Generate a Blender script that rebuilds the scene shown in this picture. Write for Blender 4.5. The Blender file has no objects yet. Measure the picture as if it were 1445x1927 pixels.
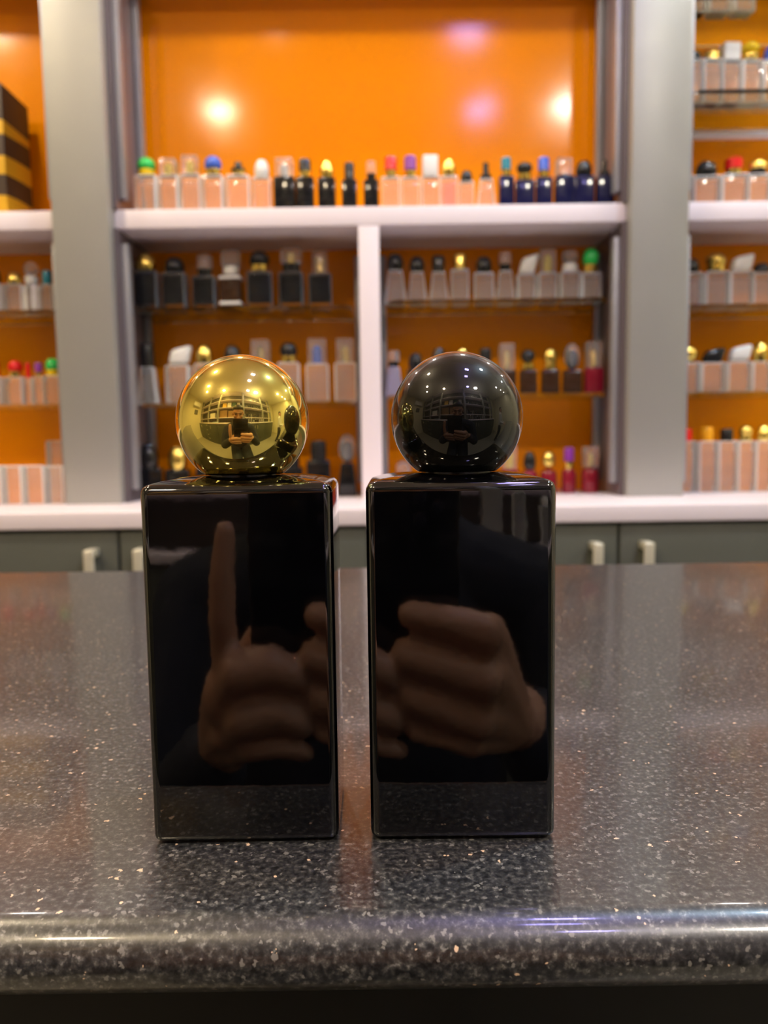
import bpy, bmesh, math, random
from mathutils import Vector, Matrix, Euler
random.seed(7)
sc = bpy.context.scene
COL = sc.collection
PI = math.pi

# ------------------------------------------------------------------ camera
F_PX, W_PX, H_PX = 1480.0, 1445.0, 1927.0
CAM_H = 0.0874                       # lens height above the counter top (z = 0)
TILT, ROLL = math.radians(5.20), math.radians(-0.80)
cd = bpy.data.cameras.new('camera')
cam = bpy.data.objects.new('camera', cd); COL.objects.link(cam)
cd.sensor_fit = 'VERTICAL'; cd.sensor_height = 36.0
cd.lens = F_PX / H_PX * 36.0
cd.clip_start = 0.004; cd.clip_end = 30
CAM_M = Matrix.Translation((0, 0, CAM_H)) @ Matrix.Rotation(PI/2 - TILT, 4, 'X') @ Matrix.Rotation(ROLL, 4, 'Z')
cam.matrix_world = CAM_M
cd.dof.use_dof = True; cd.dof.focus_distance = 0.172; cd.dof.aperture_fstop = cd.lens / 1.45
sc.camera = cam

sc.view_settings.view_transform = 'Standard'
sc.view_settings.look = 'None'
sc.view_settings.gamma = 1.0
sc.view_settings.use_curve_mapping = False
sc.view_settings.exposure = 1.68

w = bpy.data.worlds.new('world'); sc.world = w; w.use_nodes = True
w.node_tree.nodes['Background'].inputs['Color'].default_value = (0.8, 0.85, 1, 1)
w.node_tree.nodes['Background'].inputs['Strength'].default_value = 0.05

LIGHT = 1.0                          # overall lamp level
ZC = 1.60                            # ceiling height above the counter
ZF = -1.06                           # floor
WARM, NEUT, COOL, VIO = (1, .80, .52), (1, .92, .76), (.78, .93, 1), (.42, .36, 1)
LAMPS = [  # x, y, radius, colour, strength, label
 (-0.73, -0.93, .060, WARM, 300, 'warm round ceiling lamp near the rear shelves, left side'),
 ( 0.90, -0.93, .100, NEUT, 170, 'widest round ceiling lamp, near the rear shelves, right side'),
 (-0.88,  0.56, .055, WARM, 260, 'warm ceiling lamp in front of the left display pillar'),
 ( 0.82,  0.50, .055, (.60, .82, 1), 280, 'cool white ceiling lamp in front of the right display pillar'),
 (-1.40, -0.15, .055, WARM, 330, 'small ceiling lamp above the left end of the counter'),
 (-1.72, -0.47, .050, WARM, 300, 'small ceiling lamp beside the air conditioner'),
 ( 2.00,  0.09, .055, NEUT, 300, 'small ceiling lamp above the right end of the counter'),
 ( 1.98,  1.10, .050, COOL, 220, 'cool ceiling lamp in the front right corner'),
 ( 2.85,  0.60, .045, NEUT, 180, 'ceiling lamp nearest the right wall'),
 ( 2.45,  0.35, .045, WARM, 160, 'warm ceiling lamp second from the right wall'),
]
VLAMPS = [(0.34, 0.17, 85, 'violet square ceiling lamp nearest the display wall'), (0.33, -0.25, 50, 'violet square ceiling lamp directly above the photographer'),
          (0.46, -0.93, 90, 'violet square ceiling lamp close to the rear shelves')]

SPOTS = [(-1.05, 'first'), (-.63, 'second'), (-.21, 'third'), (.19, 'fourth'), (.60, 'fifth'), (1.02, 'sixth')]   # small lamps under the cornice
SPOT_Z, SPOT_E = .955, 75

CR = CAM_M.to_3x3()
def at(px, py, Y):
    """point of the vertical plane y=Y seen at a pixel of the 1445x1927 frame"""
    d = CR @ Vector(((px - W_PX/2)/F_PX, -(py - H_PX/2)/F_PX, -1))
    t = Y / d.y
    return Vector((0, 0, CAM_H)) + d*t
def onz(px, py, z):
    d = CR @ Vector(((px - W_PX/2)/F_PX, -(py - H_PX/2)/F_PX, -1))
    return Vector((0, 0, CAM_H)) + d*((z - CAM_H)/d.z)

# ------------------------------------------------------------------ materials
MATS = {}
def mat(name, col=(.8,.8,.8), rough=.5, metal=0., trans=0., ior=1.5, emit=None, es=0., coat=0., coat_r=.03, spec=None):
    if name in MATS: return MATS[name]
    m = bpy.data.materials.new(name); m.use_nodes = True
    b = m.node_tree.nodes['Principled BSDF']
    b.inputs['Base Color'].default_value = (*col, 1)
    b.inputs['Roughness'].default_value = rough
    b.inputs['Metallic'].default_value = metal
    b.inputs['Transmission Weight'].default_value = trans
    b.inputs['IOR'].default_value = ior
    b.inputs['Coat Weight'].default_value = coat
    b.inputs['Coat Roughness'].default_value = coat_r
    if emit:
        b.inputs['Emission Color'].default_value = (*emit, 1)
        b.inputs['Emission Strength'].default_value = es
    # gentle procedural variation of the gloss, so no surface is a flat constant
    if emit is None and trans == 0:
        nt = m.node_tree
        tc = nt.nodes.new('ShaderNodeTexCoord'); n = nt.nodes.new('ShaderNodeTexNoise')
        n.inputs['Scale'].default_value = 35; n.inputs['Detail'].default_value = 4
        nt.links.new(tc.outputs['Object'], n.inputs['Vector'])
        mr = nt.nodes.new('ShaderNodeMapRange')
        mr.inputs['To Min'].default_value = rough*.8; mr.inputs['To Max'].default_value = min(1, rough*1.25)
        nt.links.new(n.outputs['Fac'], mr.inputs['Value']); nt.links.new(mr.outputs['Result'], b.inputs['Roughness'])
    MATS[name] = m
    return m
def nodes(m): return m.node_tree, m.node_tree.nodes['Principled BSDF']

def m_granite():
    m = bpy.data.materials.new('speckled_granite'); m.use_nodes = True
    nt, b = nodes(m); N, L = nt.nodes.new, nt.links.new
    tc = N('ShaderNodeTexCoord'); co = tc.outputs['Object']
    n1 = N('ShaderNodeTexNoise'); n1.inputs['Scale'].default_value = 700; n1.inputs['Detail'].default_value = 4; n1.inputs['Roughness'].default_value = .7
    L(co, n1.inputs['Vector'])
    r1 = N('ShaderNodeValToRGB'); e = r1.color_ramp.elements
    e[0].position = .36; e[0].color = (.006, .006, .007, 1); e[1].position = .72; e[1].color = (.30, .295, .28, 1)
    x = e.new(.5); x.color = (.028, .029, .031, 1)
    x = e.new(.60); x.color = (.080, .079, .075, 1)
    L(n1.outputs['Fac'], r1.inputs['Fac'])
    v = N('ShaderNodeTexVoronoi'); v.inputs['Scale'].default_value = 820
    nd = N('ShaderNodeTexNoise'); nd.inputs['Scale'].default_value = 900; nd.inputs['Detail'].default_value = 2; L(co, nd.inputs['Vector'])
    va = N('ShaderNodeVectorMath'); va.operation = 'SCALE'; va.inputs['Scale'].default_value = .0022; L(nd.outputs['Color'], va.inputs[0])
    vb = N('ShaderNodeVectorMath'); vb.operation = 'ADD'; L(co, vb.inputs[0]); L(va.outputs[0], vb.inputs[1]); L(vb.outputs[0], v.inputs['Vector'])
    sep = N('ShaderNodeSeparateColor'); L(v.outputs['Color'], sep.inputs['Color'])
    gt = N('ShaderNodeMath'); gt.operation = 'GREATER_THAN'; gt.inputs[1].default_value = .90; L(sep.outputs['Red'], gt.inputs[0])
    lt = N('ShaderNodeMath'); lt.operation = 'LESS_THAN'; lt.inputs[1].default_value = .42; L(v.outputs['Distance'], lt.inputs[0])
    mu = N('ShaderNodeMath'); mu.operation = 'MULTIPLY'; L(gt.outputs[0], mu.inputs[0]); L(lt.outputs[0], mu.inputs[1])
    mx = N('ShaderNodeMix'); mx.data_type = 'RGBA'; L(mu.outputs[0], mx.inputs['Factor']); L(r1.outputs['Color'], mx.inputs['A'])
    mx.inputs['B'].default_value = (.20, .195, .18, 1)
    # rare mica flakes
    v2 = N('ShaderNodeTexVoronoi'); v2.inputs['Scale'].default_value = 700; L(vb.outputs[0], v2.inputs['Vector'])
    s2 = N('ShaderNodeSeparateColor'); L(v2.outputs['Color'], s2.inputs['Color'])
    g2 = N('ShaderNodeMath'); g2.operation = 'GREATER_THAN'; g2.inputs[1].default_value = .970; L(s2.outputs['Green'], g2.inputs[0])
    l2 = N('ShaderNodeMath'); l2.operation = 'LESS_THAN'; l2.inputs[1].default_value = .30; L(v2.outputs['Distance'], l2.inputs[0])
    m2 = N('ShaderNodeMath'); m2.operation = 'MULTIPLY'; L(g2.outputs[0], m2.inputs[0]); L(l2.outputs[0], m2.inputs[1])
    mx2 = N('ShaderNodeMix'); mx2.data_type = 'RGBA'; L(m2.outputs[0], mx2.inputs['Factor']); L(mx.outputs['Result'], mx2.inputs['A'])
    mx2.inputs['B'].default_value = (.85, .62, .42, 1)
    L(mx2.outputs['Result'], b.inputs['Base Color'])
    b.inputs['Roughness'].default_value = .34; b.inputs['IOR'].default_value = 1.75
    b.inputs['Coat Weight'].default_value = .6; b.inputs['Coat Roughness'].default_value = .07; b.inputs['Coat IOR'].default_value = 1.5
    bp = N('ShaderNodeBump'); bp.inputs['Strength'].default_value = .12; bp.inputs['Distance'].default_value = .0002
    L(n1.outputs['Fac'], bp.inputs['Height']); L(bp.outputs['Normal'], b.inputs['Normal'])
    return m
def add_bump(m, scale, strength, dist, detail=2):
    nt, b = nodes(m)
    tc = nt.nodes.new('ShaderNodeTexCoord'); n = nt.nodes.new('ShaderNodeTexNoise')
    n.inputs['Scale'].default_value = scale; n.inputs['Detail'].default_value = detail
    nt.links.new(tc.outputs['Object'], n.inputs['Vector'])
    bp = nt.nodes.new('ShaderNodeBump'); bp.inputs['Strength'].default_value = strength; bp.inputs['Distance'].default_value = dist
    nt.links.new(n.outputs['Fac'], bp.inputs['Height']); nt.links.new(bp.outputs['Normal'], b.inputs['Normal'])
def m_stripes():
    m = bpy.data.materials.new('striped_carton'); m.use_nodes = True
    nt, b = nodes(m); N, L = nt.nodes.new, nt.links.new
    tc = N('ShaderNodeTexCoord'); mp = N('ShaderNodeMapping'); mp.inputs['Rotation'].default_value = (math.radians(-4), 0, 0)
    L(tc.outputs['Object'], mp.inputs['Vector'])
    wv = N('ShaderNodeTexWave'); wv.bands_direction = 'Z'; wv.inputs['Scale'].default_value = 5.2
    wv.inputs['Distortion'].default_value = 1.0; wv.inputs['Detail'].default_value = 0; wv.inputs['Phase Offset'].default_value = 1.0
    L(mp.outputs['Vector'], wv.inputs['Vector'])
    sp = N('ShaderNodeSeparateXYZ'); L(tc.outputs['Object'], sp.inputs['Vector'])
    ll = N('ShaderNodeMath'); ll.operation = 'LESS_THAN'; ll.inputs[1].default_value = .150; L(sp.outputs['Z'], ll.inputs[0])
    g = N('ShaderNodeMath'); g.operation = 'GREATER_THAN'; g.inputs[1].default_value = .55; L(wv.outputs['Fac'], g.inputs[0])
    mm = N('ShaderNodeMath'); mm.operation = 'MULTIPLY'; L(ll.outputs[0], mm.inputs[0]); L(g.outputs[0], mm.inputs[1])
    mx = N('ShaderNodeMix'); mx.data_type = 'RGBA'; L(mm.outputs[0], mx.inputs['Factor'])
    mx.inputs['A'].default_value = (.055, .032, .016, 1); mx.inputs['B'].default_value = (.75, .42, .01, 1)
    L(mx.outputs['Result'], b.inputs['Base Color']); b.inputs['Roughness'].default_value = .55
    return m

GRANITE = m_granite()
ORANGE = mat('orange_lacquer', (.93, .29, .001), .11, ior=1.36)
add_bump(ORANGE, 3.0, .10, .01)
WHITE = mat('white_laminate', (.87, .78, .83), .38)
SILVER = mat('silver_paint', (.37, .365, .335), .38, metal=.30)
DARKSIDE = mat('smoked_side_panel', (.14, .11, .12), .3)
ALU = mat('brushed_aluminium', (.36, .36, .38), .45, metal=.5)
CAB = mat('grey_green_laminate', (.095, .100, .080), .42)
CHAMP = mat('champagne_metal', (.70, .66, .52), .35, metal=.4)
CREAM = mat('cream_wall_paint', (.80, .73, .52), .7)
CEIL = mat('ceiling_paint', (.84, .79, .66), .7)
TILE = mat('floor_tile', (.36, .33, .26), .3)
BLACKGLASS = mat('black_glass', (.0010, .0010, .0015), .04, ior=1.75)
add_bump(BLACKGLASS, 90, .05, .0006, 3)
BLACKBALL = mat('black_gloss_cap', (.0010, .0012, .0012), .33, ior=1.20, coat=1, coat_r=.02)
GOLDBALL = mat('polished_gold', (.92, .76, .20), .045, metal=1)
SHELFGLASS = mat('shelf_glass', (.80, .93, .86), .02, trans=1, ior=1.45)
GLASS = mat('clear_glass', (.98, .98, .96), .0, trans=.87, ior=1.33)
EDGE_SMK = mat('smoked_glass_edge', (.30, .32, .34), .08, trans=.55, ior=1.4)
SHELL = mat('smoked_glass_shell', (.80, .81, .82), .0, trans=.985, ior=1.30)
EDGE = mat('lit_glass_edge', (.95, .95, .92), .08, trans=.30, ior=1.45)  # whitened to imitate light refracted in the thick glass edges
LIQ = mat('pale_perfume', (.96, .86, .74), .0, trans=.97, ior=1.03)
LIQ_P = mat('pink_perfume', (.98, .62, .80), .0, trans=.93, ior=1.03)
FROST = mat('clear_cap', (.95, .96, .97), .04, trans=.88, ior=1.45)
BLK = mat('black_bottle_glass', (.008, .008, .009), .10)
SMK = mat('smoked_bottle_core', (.006, .006, .007), .10, ior=1.15)
NAVY = mat('navy_bottle_glass', (.007, .008, .045), .10)
BRN = mat('brown_bottle_glass', (.06, .026, .012), .10, trans=.3)
REDG = mat('red_bottle_glass', (.33, .012, .035), .08, trans=.35)
LILAC = mat('lilac_bottle_glass', (.55, .52, .72), .1, trans=.5)
C_BLK = mat('black_cap', (.012, .012, .013), .16)
C_GLD = mat('gold_cap', (.90, .66, .16), .18, metal=1)
C_YEL = mat('yellow_cap', (.90, .62, .01), .25)
C_WHT = mat('white_cap', (.82, .80, .76), .30)
C_RED = mat('red_cap', (.75, .012, .010), .18)
C_PUR = mat('purple_cap', (.26, .04, .34), .18)
C_BLU = mat('blue_cap', (.05, .13, .62), .18)
C_TEA = mat('teal_cap', (.01, .22, .30), .18)
C_GRN = mat('green_cap', (.03, .55, .10), .18)
C_PNK = mat('pink_cap', (.80, .14, .28), .2)
C_AMB = mat('amber_cap', (.90, .38, .01), .25)
SKIN = mat('skin', (.66, .35, .22), .42)
SKIN.node_tree.nodes['Principled BSDF'].inputs['Subsurface Weight'].default_value = .05
HAIR = mat('black_hair', (.012, .009, .007), .5)
KNIT = mat('dark_navy_jersey', (.018, .020, .030), .8)
DENIM = mat('dark_trousers', (.02, .022, .03), .8)
OFFW = mat('white_jersey', (.75, .72, .65), .8)
SHOE = mat('black_shoe', (.02, .02, .02), .4)
PHONE = mat('black_phone', (.006, .006, .007), .12)
LENS = mat('lens_glass', (.01, .012, .03), .02, ior=1.8)
CARD = mat('brown_cardboard', (.42, .25, .10), .7)
C_BOXY = mat('yellow_carton', (.75, .45, .05), .5)
C_BOXG = mat('green_carton', (.05, .12, .07), .5)
C_BOXW = mat('white_carton', (.78, .76, .70), .5)
STRIPE = m_stripes()
SCREEN = mat('black_screen', (.01, .01, .012), .1)
NAIL = mat('fingernail', (.62, .38, .30), .3)

def hazy(m, rough, fac):
    """polished metal with a faint wiped haze over it"""
    nt, b = nodes(m); out = nt.nodes['Material Output']
    g = nt.nodes.new('ShaderNodeBsdfAnisotropic'); g.inputs['Color'].default_value = b.inputs['Base Color'].default_value
    g.inputs['Roughness'].default_value = rough
    n = nt.nodes.new('ShaderNodeTexNoise'); n.inputs['Scale'].default_value = 160; n.inputs['Detail'].default_value = 5
    tc = nt.nodes.new('ShaderNodeTexCoord'); nt.links.new(tc.outputs['Object'], n.inputs['Vector'])
    mr = nt.nodes.new('ShaderNodeMapRange'); mr.inputs['To Min'].default_value = fac*.4; mr.inputs['To Max'].default_value = fac*1.6
    nt.links.new(n.outputs['Fac'], mr.inputs['Value'])
    mx = nt.nodes.new('ShaderNodeMixShader'); nt.links.new(mr.outputs['Result'], mx.inputs['Fac'])
    nt.links.new(b.outputs[0], mx.inputs[1]); nt.links.new(g.outputs[0], mx.inputs[2]); nt.links.new(mx.outputs[0], out.inputs['Surface'])
hazy(GOLDBALL, .28, .11)

# ------------------------------------------------------------------ helpers
def link(name, bm, m, parent=None, smooth=True, loc=None):
    me = bpy.data.meshes.new(name); bm.to_mesh(me); bm.free()
    me.materials.append(m)
    if smooth:
        for p in me.polygons: p.use_smooth = True
        me.set_sharp_from_angle(angle=math.radians(38))
    o = bpy.data.objects.new(name, me); COL.objects.link(o)
    if parent: o.parent = parent
    if loc is not None: o.location = loc
    return o
def share(name, me, parent, loc=(0,0,0)):
    o = bpy.data.objects.new(name, me); COL.objects.link(o); o.parent = parent; o.location = loc
    return o
def empty(name, loc, label, cat, group=None, rz=0):
    o = bpy.data.objects.new(name, None); COL.objects.link(o); o.empty_display_size = .02
    o.location = loc; o.rotation_euler = (0, 0, rz)
    o['label'] = label; o['category'] = cat
    if group: o['group'] = group
    return o
def tag(o, label, cat, group=None):
    o['label'] = label; o['category'] = cat
    if group: o['group'] = group
    return o
def struct(o): o['kind'] = 'structure'; return o
def bx(bm, x0, x1, y0, y1, z0, z1, bev=0, seg=3):
    t = bmesh.new()
    bmesh.ops.create_cube(t, size=1)
    bmesh.ops.scale(t, vec=(x1-x0, y1-y0, z1-z0), verts=t.verts)
    bmesh.ops.translate(t, vec=((x0+x1)/2, (y0+y1)/2, (z0+z1)/2), verts=t.verts)
    if bev: bmesh.ops.bevel(t, geom=t.edges[:], offset=bev, segments=seg, profile=.5, affect='EDGES')
    merge(bm, t); return bm
def merge(bm, t):
    me = bpy.data.meshes.new('tmp'); t.to_mesh(me); t.free(); bm.from_mesh(me); bpy.data.meshes.remove(me)
def box(name, x0, x1, y0, y1, z0, z1, m, parent=None, bev=0, loc=None):
    return link(name, bx(bmesh.new(), x0, x1, y0, y1, z0, z1, bev), m, parent, bev > 0, loc)
def lathe(bm, prof, seg=40, c=(0,0,0)):
    rings = []
    for r, z in prof:
        if r < 1e-6: rings.append([bm.verts.new((c[0], c[1], c[2]+z))])
        else: rings.append([bm.verts.new((c[0]+r*math.cos(2*PI*i/seg), c[1]+r*math.sin(2*PI*i/seg), c[2]+z)) for i in range(seg)])
    for a, b in zip(rings, rings[1:]):
        for i in range(seg):
            j = (i+1) % seg
            if len(a) == 1 and len(b) == 1: continue
            if len(a) == 1: bm.faces.new((a[0], b[j], b[i]))
            elif len(b) == 1: bm.faces.new((a[i], a[j], b[0]))
            else: bm.faces.new((a[i], a[j], b[j], b[i]))
    bmesh.ops.recalc_face_normals(bm, faces=bm.faces)
    return bm
def seg(bm, a, b, ra, rb, n=14):
    """tapered capsule from a to b"""
    a, b = Vector(a), Vector(b); d = b - a
    for p, r in ((a, ra), (b, rb)):
        bmesh.ops.create_icosphere(bm, subdivisions=2, radius=r, matrix=Matrix.Translation(p))
    if d.length > 1e-5:
        M = Matrix.Translation((a+b)/2) @ d.to_track_quat('Z', 'Y').to_matrix().to_4x4()
        bmesh.ops.create_cone(bm, cap_ends=True, segments=n, radius1=ra, radius2=rb, depth=d.length, matrix=M)
def chain(bm, pts, rs):
    for i in range(len(pts)-1): seg(bm, pts[i], pts[i+1], rs[i], rs[i+1])
def ell(bm, c, s, rot=None):
    M = Matrix.Translation(c) @ (rot.to_4x4() if rot else Matrix()) @ Matrix.Diagonal((*s, 1))
    bmesh.ops.create_icosphere(bm, subdivisions=3, radius=1, matrix=M)
def remesh(o, vox, it=2, fac=.5):
    r = o.modifiers.new('remesh', 'REMESH'); r.mode = 'VOXEL'; r.voxel_size = vox; r.use_smooth_shade = True
    s = o.modifiers.new('smooth', 'SMOOTH'); s.iterations = it; s.factor = fac
    return o

# ------------------------------------------------------------------ room
XL, XR, YB, YF = -2.95, 3.15, -1.50, 1.44
struct(box('floor', XL, XR, YB, YF, ZF-.05, ZF, TILE))
struct(box('ceiling', XL, XR, YB, YF, ZC, ZC+.05, CEIL))
struct(box('wall_left', XL-.05, XL, YB, YF, ZF, ZC, CREAM))
struct(box('wall_right', XR, XR+.05, YB, YF, ZF, ZC, CREAM))
struct(box('wall_front', XL-.05, XR+.05, YF, YF+.05, ZF, ZC, CREAM))
struct(box('wall_rear', XL-.05, XR+.05, YB-.05, YB, ZF, ZC, CREAM))

# lamps
LENSMAT = {}
for x, y, r, c, s, lab in LAMPS:
    e = empty('ceiling_lamp', (x, y, ZC), lab, 'ceiling lamp', 'round lamps recessed in the ceiling')
    link('trim_ring', lathe(bmesh.new(), [(r, -.002), (r+.004, -.010), (r+.014, -.008), (r+.018, 0)], 32), WHITE, e)
    mm = mat('lamp_glow_%d' % len(LENSMAT), (1,1,1), emit=c, es=s*LIGHT*.42); LENSMAT[lab] = mm
    link('diffuser', lathe(bmesh.new(), [(0, -.006), (r*.7, -.006), (r, -.003)], 32), mm, e)
for x, y, s, lab in VLAMPS:
    e = empty('ceiling_lamp', (x, y, ZC), lab, 'ceiling lamp', 'violet square lamps on the ceiling')
    box('housing', -.065, .065, -.065, .065, -.018, -.001, WHITE, e, bev=.003)
    box('diffuser', -.055, .055, -.055, .055, -.022, -.0185, mat('violet_glow_%d' % int(s), emit=VIO, es=s*LIGHT*.30), e)

# ------------------------------------------------------------------ speckled counter
def counter():
    # cross-section in y,z swept along x, with a rounded front edge
    y_top, y_back, th, R = .1410, .537, .0150, .0074
    yf = y_top - R
    prof = [(y_back, 0)]
    for i in range(0, 13):
        a = PI/2 + (PI/2)*i/12
        prof.append((y_top + R*math.cos(a), -R + R*math.sin(a)))
    for i in range(0, 9):
        a = PI + (PI/2)*i/8
        prof.append((yf + .0074 + .0074*math.cos(a), -th + .0074 + .0074*math.sin(a)))
    prof += [(y_back, -th)]
    bm = bmesh.new(); x0, x1 = -1.65, 1.55
    A = [bm.verts.new((x0, y, z)) for y, z in prof]; B = [bm.verts.new((x1, y, z)) for y, z in prof]
    n = len(prof)
    for i in range(n):
        j = (i+1) % n; bm.faces.new((A[i], A[j], B[j], B[i]))
    bm.faces.new(A); bm.faces.new(B[::-1])
    bmesh.ops.recalc_face_normals(bm, faces=bm.faces)
    e = empty('shop_counter', (0, .35, ZF), 'speckled dark granite counter with rounded front edge under the two black bottles', 'counter')
    link('countertop', bm, GRANITE, e, loc=(0, -.35, -ZF))
    box('base', -1.62, 1.52, -.145, .17, .0, -ZF-.0151, mat('shade_black_base', (.012, .012, .010), .5), e)  # near black colour stands in for the shade below the counter edge
counter()

# ------------------------------------------------------------------ display wall
YS, YBK, YP = 1.25, 1.406, 1.225
zs_top = at(700, 388, YS).z; zs_bot = at(700, 424, YS).z
zl_top = at(722, 941, YP).z
LX0, LX1 = at(100, 470, YP).x, at(207, 470, YP).x
RX0, RX1 = at(1187, 470, YP).x, at(1295, 470, YP).x
DX0, DX1 = at(677, 640, YS).x, at(716, 640, YS).x
ENDL, ENDR = -1.42, 1.40
ZTOP = .86
unit = empty('display_unit', (0, YBK, zl_top-.024), 'orange backed wall display with silver pillars and white shelves behind the counter', 'display unit')
def U(name, x0, x1, y0, y1, z0, z1, m, bev=0, **k):
    o = box(name, x0, x1, y0-YBK, y1-YBK, z0-(zl_top-.024), z1-(zl_top-.024), m, unit, bev); return o
pillars = [(LX0, LX1), (RX0, RX1), (ENDL-.09, ENDL), (ENDR, ENDR+.09)]
for a, b in pillars: U('pillar', a, b, YP, YBK+.02, zl_top, ZC-.005, SILVER, .0015)
bays = [(ENDL, LX0), (LX1, RX0), (RX1, ENDR)]
for a, b in bays:
    U('back_panel', a, b, YBK, YBK+.02, zl_top, ZC-.01, ORANGE)
    U('shelf', a, b, YS, YBK, zs_bot, zs_top, WHITE, .0015)
    U('top_shelf', a, b, YS+.02, YBK, ZTOP, ZTOP+.03, WHITE, .0015)
U('cornice', ENDL-.09, ENDR+.09, 1.06, YP-.001, SPOT_Z+.004, SPOT_Z+.07, WHITE, .003)
for x, nm in SPOTS:
    e = empty('spotlight', (x, 1.12, SPOT_Z+.004), 'small lamp under the white cornice of the display, %s from left' % nm, 'spotlight', 'small lamps under the display cornice')
    link('trim_ring', lathe(bmesh.new(), [(.022, -.003), (.026, -.008), (.032, -.007), (.034, -.0005)], 32), ALU, e)
    link('diffuser', lathe(bmesh.new(), [(0, -.006), (.018, -.006), (.022, -.003)], 32), mat('spot_glow', emit=(1, .93, .82), es=SPOT_E*LIGHT), e)
for x, s in ((LX1, 1), (RX0, -1), (LX0, -1), (RX1, 1)):
    U('side_panel', min(x, x+s*.006), max(x, x+s*.006), YP+.02, YBK, zl_top, zs_bot, DARKSIDE)
    U('side_panel', min(x, x+s*.006), max(x, x+s*.006), YP+.02, YBK, zs_top, ZTOP, DARKSIDE)
    for yy in (1.258, 1.362):
        for z0, z1 in ((zl_top+.02, zs_bot-.02), (zs_top+.02, ZTOP-.01)):
            xa = x+s*.0065; xb = x+s*.016
            U('slotted_rail', min(xa, xb), max(xa, xb), yy, yy+.020, z0, z1, ALU, .001)
U('divider', DX0, DX1, YS, YBK, zl_top, zs_bot, WHITE, .0015)
for xa in (DX0-.010, DX1+.0005):
    U('slotted_rail', xa, xa+.0095, 1.362, 1.380, zl_top+.02, zs_bot-.02, ALU, .001)
# ledge: long white worktop in front of the pillars
ledge = tag(box('ledge', ENDL-.09, ENDR+.09, 1.078, YBK+.02, zl_top-.024, zl_top, WHITE, bev=.002), 'long white ledge under the silver pillars, over the grey green cabinets', 'worktop')

# base cabinets with doors
hx = [at(x, 1060, 1.07).x for x in (172, 264, 1122, 1217)]
gapL, gapR = (hx[0]+hx[1])/2, (hx[2]+hx[3])/2
edges = [gapL - .66*1, gapL, (gapL+gapR)/2, gapR, gapR+.50]
labs = ['grey green base cabinet, left of the counter bottles, below the white ledge', 'grey green base cabinet, centre, behind the two black bottles',]
def cabinet(x0, x1, hs, lab):
    c = empty('base_cabinet', ((x0+x1)/2, 1.25, ZF), lab, 'cabinet', 'grey green cabinets under the display')
    cx = (x0+x1)/2; H = -ZF + zl_top - .0245
    box('carcass', x0-cx, x1-cx, -.145, .18, 0, H, CAB, c)
    n = len(hs)
    d = box('door', x0-cx+.002, x1-cx-.002, -.165, -.1455, .08, H-.004, CAB, c, bev=.001)
    for hxx in hs:
        bm = bmesh.new(); top = at(170, 1034, 1.07).z - ZF; X = hxx-cx
        bx(bm, X-.007, X+.007, -.192, -.186, top-.13, top, .002)
        bx(bm, X-.007, X+.007, -.1885, -.1652, top-.011, top, .002)
        bx(bm, X-.007, X+.007, -.1885, -.1652, top-.13, top-.119, .002)
        h = link('handle', bm, CHAMP, d); h['label'] = 'pale champagne metal bow handle'
cabinet(ENDL-.05, gapL, [hx[0]], 'grey green cabinet door with pale handle, left of the gold capped bottle')
cabinet(gapL, (gapL+gapR)/2, [hx[1]], 'grey green cabinet behind the gold capped bottle, handle at its left edge')
cabinet((gapL+gapR)/2, gapR, [hx[2]], 'grey green cabinet behind the black capped bottle, handle at its right edge')
cabinet(gapR, ENDR+.05, [hx[3]], 'grey green cabinet at the far right, handle at its left edge')

# glass shelves
def gshelf(a, b, z, lab, y0=1.277, y1=1.400, th=.006):
    bm = bmesh.new(); bx(bm, -(b-a)/2, (b-a)/2, 0, y1-y0, -th, 0)
    vert = [e for e in bm.edges if abs(e.verts[0].co.z-e.verts[1].co.z) > th*.5 and e.verts[0].co.y < .01]
    bmesh.ops.bevel(bm, geom=vert, offset=.018, segments=6, affect='EDGES', profile=.5)
    o = link('glass_shelf', bm, SHELFGLASS, loc=((a+b)/2, y0, z))
    return tag(o, lab, 'shelf', 'green edged glass shelves')
YG = 1.277
zA = at(455, 577, YG).z; zB = at(455, 757, YG).z
zC_ = at(940, 562, YG).z; zD = at(940, 741, YG).z
zE = at(50, 583, YG).z; zFz = at(50, 761, YG).z
zG = at(1370, 572, YG).z; zH = at(1370, 737, YG).z
zT1 = at(1370, 180, YG).z; zT2 = at(1370, 6, YG).z
g = .018
gshelf(LX1+g, DX0-.012, zA, 'glass shelf left of white divider, below smoky black bottles')
gshelf(LX1+g, DX0-.012, zB, 'glass shelf left of white divider, level with the gold ball cap')
gshelf(DX1+.012, RX0-g, zC_, 'glass shelf right of white divider, under clear bottles with mixed caps')
gshelf(DX1+.012, RX0-g, zD, 'glass shelf right of white divider, level with the black ball cap')
gshelf(ENDL+.01, LX0-g, zE, 'upper glass shelf at the left edge, beyond the left pillar')
gshelf(ENDL+.01, LX0-g, zFz, 'lower glass shelf at the left edge, under red and green caps')
gshelf(RX1+g, ENDR-.01, zG, 'glass shelf right of right pillar, just below the white shelf')
gshelf(RX1+g, ENDR-.01, zH, 'green glass shelf right of right pillar, lowest glass shelf there')
gshelf(RX1+.008, ENDR-.01, zT1, 'glass shelf at upper right corner, holding gold and white caps', y0=1.255)
gshelf(RX1+.008, ENDR-.01, zT2, 'topmost glass shelf at the upper right corner', y0=1.255)
o = box('price_rail', RX1+.008, ENDR-.01, 1.36, 1.375, 0, .009, WHITE, None, .001, loc=(0, 0, at(1370, 257, 1.36).z))
tag(o, 'thin cream strip across the orange panel above the right white shelf', 'strip')

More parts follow.
